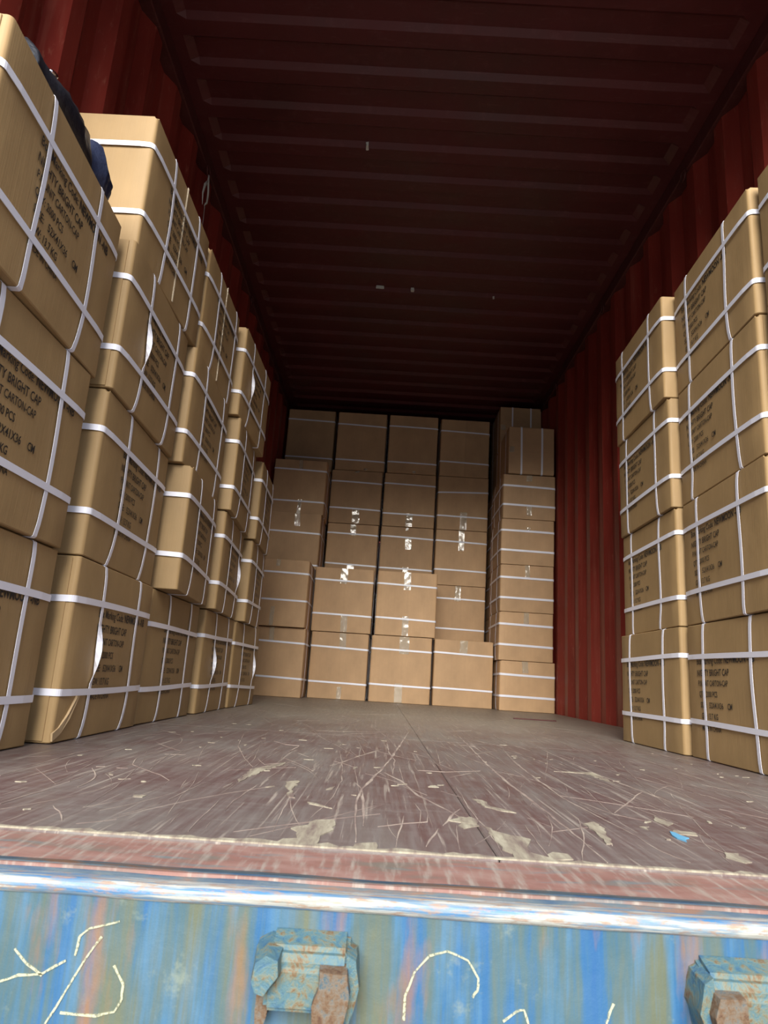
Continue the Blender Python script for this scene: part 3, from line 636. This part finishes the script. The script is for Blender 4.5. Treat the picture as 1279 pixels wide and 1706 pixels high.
for (r, c_, xn, xf, y0, y1) in LEFT:
    ly = y1 - y0; ang = math.atan2(xf - xn, ly)
    DX = round(1.162 - abs(xn + xf)/2 - abs(xn - xf)/2, 2); xc = (xn + xf)/2 - DX/2
    e = carton((xc, (y0 + y1)/2, r * HR + .0018), (DX, round(ly, 3), HB), LLAB[(r, c_)], 'marked cartons along the left wall', rz=-ang, twist=TW.get((r, c_)), joint=(r, c_) in ((2, 0), (2, 1), (0, 1)),
               tilts=(R0.uniform(-.01, .01), R0.uniform(-.01, .01)))
    if (r, c_) == (0, 1):
        bm = bmesh.new(); p = [(-.268, .004), (-.235, .016), (-.205, .045), (-.165, .098), (-.175, .098), (-.215, .055), (-.245, .030), (-.272, .020)]
        lo = [bm.verts.new((DX/2 - .001, a, b)) for a, b in p]; hi = [bm.verts.new((DX/2 + (.006 if 1 < i < 6 else .003), a, b)) for i, (a, b) in enumerate(p)]
        bm.faces.new(hi); n_ = len(p)
        for i in range(n_): bm.faces.new((lo[i], lo[(i+1) % n_], hi[(i+1) % n_], hi[i]))
        o = link('torn_corner', from_bm('torn_corner', bm), M_edge, e); o['label'] = 'torn crease at the lower near corner'
    if (r, c_) in ((3, 1), (3, 2)):
        o = link('tape', box_mesh('tape', DX/2 + .002, DX/2 + .0055, -.002, .003, .01, HB - .002), M_tape, e)
# right wall
RIGHT = [(r, 0, (.832 if r < 2 else .812), (.832 if r < 2 else .812), 1.085, 1.637) for r in range(4)] + [
 (0, 1, .812, .820, 1.66, 2.212), (0, 2, .805, .797, 2.235, 2.765), (1, 1, .800, .824, 1.66, 2.212), (1, 2, .807, .815, 2.232, 2.765),
 (2, 1, .803, .824, 1.66, 2.212), (2, 2, .797, .806, 2.232, 2.765), (3, 1, .802, .824, 1.658, 2.212), (3, 2, .786, .800, 2.232, 2.77)]
RLAB = {0: 'marked carton on the right', 1: 'marked carton in the near column on the right', 2: 'marked carton in the far column of the right stack'}
for (r, c_, xn, xf, y0, y1) in RIGHT:
    ly = y1 - y0; ang = math.atan2(xf - xn, ly); DX = round(1.162 - abs(xn + xf)/2 - abs(xn - xf)/2, 2); xc = (xn + xf)/2 + DX/2
    pos = ['on the floor', 'second from the floor', 'third from the floor', 'topmost'][r]
    if c_ == 0: lab = ['marked carton on the floor, hidden beyond the right photo edge', 'marked carton hidden beyond the right photo edge, second from the floor', 'sliver of a carton at the right photo edge, third from the floor', 'sliver of the topmost carton at the right photo edge'][r]
    elif c_ == 1: lab = 'marked carton with large lettering near the right photo edge, ' + pos
    else: lab = 'marked carton beside the bare red wall, far column of right stack, ' + pos
    carton((xc, (y0 + y1)/2, r * HR + .0018), (DX, round(ly, 3), HB), lab, 'marked cartons along the right wall', rz=-ang, flip=True, u0=.072, vs=(.112, .405), hs=(.103, .300), joint=(r in (1, 2) and c_ == 1),
           tilts=(R0.uniform(-.01, .01), R0.uniform(-.01, .01)))

# right-hand back column of end-on cartons
zr = .3657; hz = .3622
RCx = [(.751, 1.165), (.738, 1.150), (.740, 1.153), (.740, 1.156), (.748, 1.163)]
tp = [[(-.02, .362, .085, .045)], [(0, .362, .09, .04)], [(0, .362, .10, .035)], [(.0, .30, .03, .03)], [(0, .362, .05, .045), (0, .12, .09, .04)]]
for r, (a, b) in enumerate(RCx):
    carton(((a+b)/2, 5.30 + .26, r * zr + .0018), (b - a, .52, hz), 'end-on carton in the narrow stack beside the red wall, %s' % ['on the floor', 'second from the floor', 'third from the floor', 'fourth from the floor', 'fifth from the floor'][r],
           'end-on cartons of the narrow stack', kind='plain', hs=(.105, .262), vs=(.13, .40), wd=.016, m=M_card2, tapes=tp[r], tilts=(-.006, -.008))
z5 = 5 * zr
# cartons standing on edge: bands run up the face
def on_edge(x0, x1, y0, z0, h, lab, band=.0145):
    # built lying, turned about Y so that its local x becomes up
    return carton((x0, y0 + .26, z0 + h/2), (h, .52, x1 - x0), lab, 'cartons stood on edge atop the narrow stack', kind='plain', rot=(0, math.pi/2, 0), hs=(.105, .27), vs=(.13, .40), wd=band, m=M_card2,
                  tapes=[(0, .045, .04, .05)])
on_edge(.786, 1.152, 5.30, z5 + .008, .400, 'carton stood on edge with two upright bands on top of the narrow stack')
for r in range(5):
    carton((.975, 5.85 + .26, r * zr + .0018), (.41, .52, hz), 'carton behind the narrow stack, seen by its left side, %s' % ['on the floor', 'second up', 'third up', 'fourth up', 'fifth up'][r], 'cartons behind the narrow stack', kind='plain', m=M_card2, hs=(.105, .262), vs=(.13, .40))
on_edge(.800, 1.165, 5.835, z5 + .008, .376, 'shaded carton on edge hidden behind the banded top carton of the narrow stack')
on_edge(.800, 1.165, 5.835, z5 + .400, .40, 'dark shaded carton on edge under the roof, highest of all, above the narrow stack', .013)

# the broad back wall of plain cartons: column, row, x0, x1, y, z0, z1, tapes
T = lambda h, *a: [(t[0], h - .002 if t[1] == 't' else t[2] + .004, t[2], t[3]) for t in a]
BK = [
 (0, 0, -1.160, -.708, 5.20, 0, .502, [(-.03, 't', .11, .035)], .13, .385), (0, 1, -1.160, -.716, 5.16, .503, 1.005, [(-.02, 't', .05, .03), (-.03, 'b', .14, .03)], .19, .39),
 (0, 2, -1.158, -.706, 5.62, 1.006, 1.478, [(.02, 't', .11, .045), (-.02, 'b', .05, .05)], .03, .30), (0, 3, -1.157, -.697, 5.66, 1.480, 1.955, [(0, 't', .09, .03), (.02, 'b', .12, .03)], .10, .375), (0, 4, -1.150, -.700, 6.10, 1.99, 2.59, [], .12, .49),
 (1, 0, -.697, -.240, 5.45, 0, .503, [(.02, 't', .13, .05), (.02, 'b', .09, .035)], .115, .375), (1, 1, -.708, -.232, 5.45, .505, 1.010, [(0, 't', .12, .055), (.02, 'b', .13, .05)], .135, .395),
 (1, 2, -.692, -.229, 6.00, 1.011, 1.495, [(0, 't', .10, .05), (.0, 'b', .12, .06)], .11, .385), (1, 3, -.693, -.224, 6.00, 1.497, 1.99, [(.01, 'b', .13, .065), (0, 't', .015, .04)], .13, .375), (1, 4, -.674, -.214, 6.00, 1.992, 2.55, [(.06, 'b', .02, .03)], .09, .43),
 (2, 0, -.228, .252, 5.45, 0, .503, [(.02, 't', .13, .075), (-.01, 'b', .14, .06)], .13, .385), (2, 1, -.212, .272, 5.45, .505, 1.010, [(0, 't', .14, .055), (0, 'b', .15, .05)], .13, .395),
 (2, 2, -.215, .262, 6.00, 1.011, 1.495, [(.0, 't', .03, .02), (.01, 't', .20, .055), (0, 'b', .12, .05)], .10, .385), (2, 3, -.212, .262, 6.00, 1.497, 1.99, [(.01, 'b', .12, .06)], .11, .38), (2, 4, -.198, .260, 6.00, 1.992, 2.55, [(.02, 'b', .02, .03)], .09, .44),
 (3, 0, .2605, .729, 5.45, 0, .502, [(.0, 't', .11, .06)], .13, .385), (3, 1, .285, .735, 6.00, .503, 1.000, [(-.02, 't', .13, .05)], .12, .37),
 (3, 2, .272, .737, 6.00, 1.001, 1.495, [(.0, 't', .18, .05)], .13, .385), (3, 3, .274, .738, 6.00, 1.497, 1.99, [(.01, 'b', .16, .06)], .12, .36), (3, 4, .277, .735, 6.00, 1.992, 2.54, [], .13, .42)]
colw = ['leftmost', 'second', 'third', 'fourth']
rw = ['bottom row', 'second row', 'third row', 'fourth row', 'shaded top row']
BT = {(3, 1): -.008, (3, 3): .02}
extra = {(1, 1): ', bright white tape on top', (2, 0): ', shining white tape patch on top', (0, 4): ', no centre seam', (3, 0): ', crumpled tape patch on top', (1, 3): ', glinting tape at its lower edge', (2, 2): ', a bent strip of shiny tape'}
for (c_, r, x0, x1, y, z0, z1, tps, s1, s2) in BK:
    h = z1 - z0 - .0034; tt = []
    for t in tps:
        if t[1] == 't':
            tz = h - .001 if t[2] != .20 else h - .10
            tt.append((t[0], tz, t[2] if t[2] != .20 else .10, t[3]))
        else: tt.append((t[0], t[2] + .003, t[2], t[3]))
    lab = 'plain carton in the back stacks, %s column, %s%s' % (colw[c_], rw[r], extra.get((c_, r), ''))
    carton(((x0+x1)/2, y + .262, z0 + .0016), (round(x1 - x0 - .011, 3), .524, round(h, 3)), lab, 'plain cartons of the back stacks', kind='plain', hs=(s1, s2), vs=(.14, .39), wd=.0135, m=M_card2, tapes=tt,
           flaps=(r == 4 and c_ > 0), tilts=(-.008, BT.get((c_, r), -.010)))
# cartons deeper in that carry the upper rows; the photo shows nothing of them
for c_, (x0, x1) in enumerate([(-1.155, -.716), (-.692, -.23), (-.215, .262), (.274, .735)]):
    zz = [(0, .502), (.503, 1.005)] + ([(1.006, 1.478), (1.480, 1.988)] if c_ == 0 else [])
    for k, (a, b) in enumerate(zz):
        if c_ == 3 and k == 1: continue
        y = {0: 5.76 if k < 2 else 6.22, 1: 6.01, 2: 6.01, 3: 6.01}[c_]
        if c_ == 0 and k < 2: pass
        carton(((x0+x1)/2, y + .262, a + .0016), (x1 - x0 - .006, .50, b - a - .0034), 'plain carton hidden behind the %s back column, %s' % (colw[c_], rw[k]), 'hidden cartons behind the back stacks', kind='plain', hs=(.13, .385), vs=(), m=M_card2)

# ------------------------------------------------------------------ jacket thrown on the front left carton
zt = 3 * HR
def cloth(name, cx_, pts, m, parent, seed, n_=20):
    "pts: (y, x, half width, height, base z) along the lump"
    bm = bmesh.new(); rows = []
    K = len(pts)
    N_ = 36
    for i in range(N_ + 1):
        t = i / N_ * (K - 1); a = min(int(t), K - 2); q = t - a; q = q*q*(3 - 2*q)
        p = [pts[a][j] * (1-q) + pts[a+1][j] * q for j in range(5)]
        row = []
        for j in range(n_):
            th = 2 * math.pi * j / n_
            rx = p[2] * math.cos(th); rz_ = p[3] * (max(0, math.sin(th)) ** .8) if math.sin(th) > 0 else 0
            pos = Vector((p[1] + rx, p[0], p[4] + rz_))
            d = noise.noise(Vector((pos.x * 16 + seed, pos.y * 12, pos.z * 16))) * .016 + abs(noise.noise(Vector((pos.x * 40 + seed, pos.y * 26, pos.z * 40)))) * .010
            if math.sin(th) > .05: pos += Vector((math.cos(th), 0, math.sin(th))) * d * min(1, p[3] / .03)
            row.append(bm.verts.new(pos))
        rows.append(row)
    for i in range(N_):
        for j in range(n_): bm.faces.new((rows[i][j], rows[i+1][j], rows[i+1][(j+1) % n_], rows[i][(j+1) % n_]))
    bm.faces.new(rows[0]); bm.faces.new(rows[-1][::-1])
    return link(name, from_bm(name, bm, True), m, parent)
jk = bpy.data.objects.new('jacket', None); C.objects.link(jk); jk.location = (0, 0, 0)
tag(jk, 'crumpled black and navy jacket with a metal snap, lying on the front left carton', 'jacket')
zb = zt + .001
cloth('jacket_body', 0, [(.98, -.875, .012, .012, zb), (1.02, -.872, .05, .075, zb), (1.10, -.872, .055, .095, zb), (1.20, -.872, .056, .110, zb), (1.26, -.872, .05, .095, zb), (1.29, -.872, .03, .030, zb)], M_jacket, jk, 1)
cloth('sleeve', 0, [(1.25, -.875, .012, .02, zb), (1.28, -.875, .042, .085, zb), (1.33, -.872, .046, .135, zb), (1.375, -.875, .036, .110, zb), (1.395, -.875, .014, .03, zb)], M_navy, jk, 4)
cloth('hood', 0, [(.99, -.955, .015, .02, zb), (1.03, -.96, .045, .085, zb), (1.07, -.96, .045, .085, zb), (1.13, -.96, .02, .03, zb)], M_navy, jk, 8)
bm = bmesh.new(); bmesh.ops.create_uvsphere(bm, u_segments=14, v_segments=8, radius=.0085)
o = link('snap', from_bm('snap', bm, True), M_chrome, jk); o.location = (-.846, 1.104, zb + .085); o.scale = (.7, 1.5, .7); o.rotation_euler = (.3, 0.4, 0)

# strip of torn plastic hanging from a lashing ring by the left wall
bm = bmesh.new()
def tube(bm, pts, rad):
    rows = []
    for i, p in enumerate(pts):
        r_ = rad[i] if isinstance(rad, (list, tuple)) else rad
        rows.append([bm.verts.new((p[0] + r_ * .35 * math.cos(t), p[1] + r_ * math.sin(t), p[2])) for t in [k * math.pi / 3 for k in range(6)]])
    for i in range(len(pts) - 1):
        for j in range(6): bm.faces.new((rows[i][j], rows[i+1][j], rows[i+1][(j+1) % 6], rows[i][(j+1) % 6]))
    bm.faces.new(rows[0]); bm.faces.new(rows[-1][::-1])
tube(bm, [(-1.150, 2.97, 2.565), (-1.150, 2.972, 2.53), (-1.147, 2.985, 2.48), (-1.147, 2.985, 2.42), (-1.15, 2.96, 2.385)], [.010, .013, .012, .009, .003])
tube(bm, [(-1.150, 2.965, 2.53), (-1.150, 2.93, 2.48), (-1.150, 2.915, 2.42), (-1.15, 2.93, 2.37)], [.008, .012, .009, .003])
e = link('hanging_strip', from_bm('hanging_strip', bm, True), M_plastic)
tag(e, 'pale torn plastic strip hanging from the roof rail above the left cartons', 'strip')
bm = bmesh.new(); tube(bm, [(-1.148, 2.96, 2.40), (-1.150, 2.975, 2.33), (-1.152, 2.98, 2.26)], .0022); link('cord', from_bm('cord', bm), M_plastic, e)
# thin dark stick on the floor near the right back
bm = bmesh.new(); bx(bm, .62, .86, 4.03, 4.045, .0003, .006, .001)
o = link('wood_splinter', from_bm('wood_splinter', bm), M_rail); tag(o, 'thin dark splinter lying on the floor before the narrow stack', 'splinter')
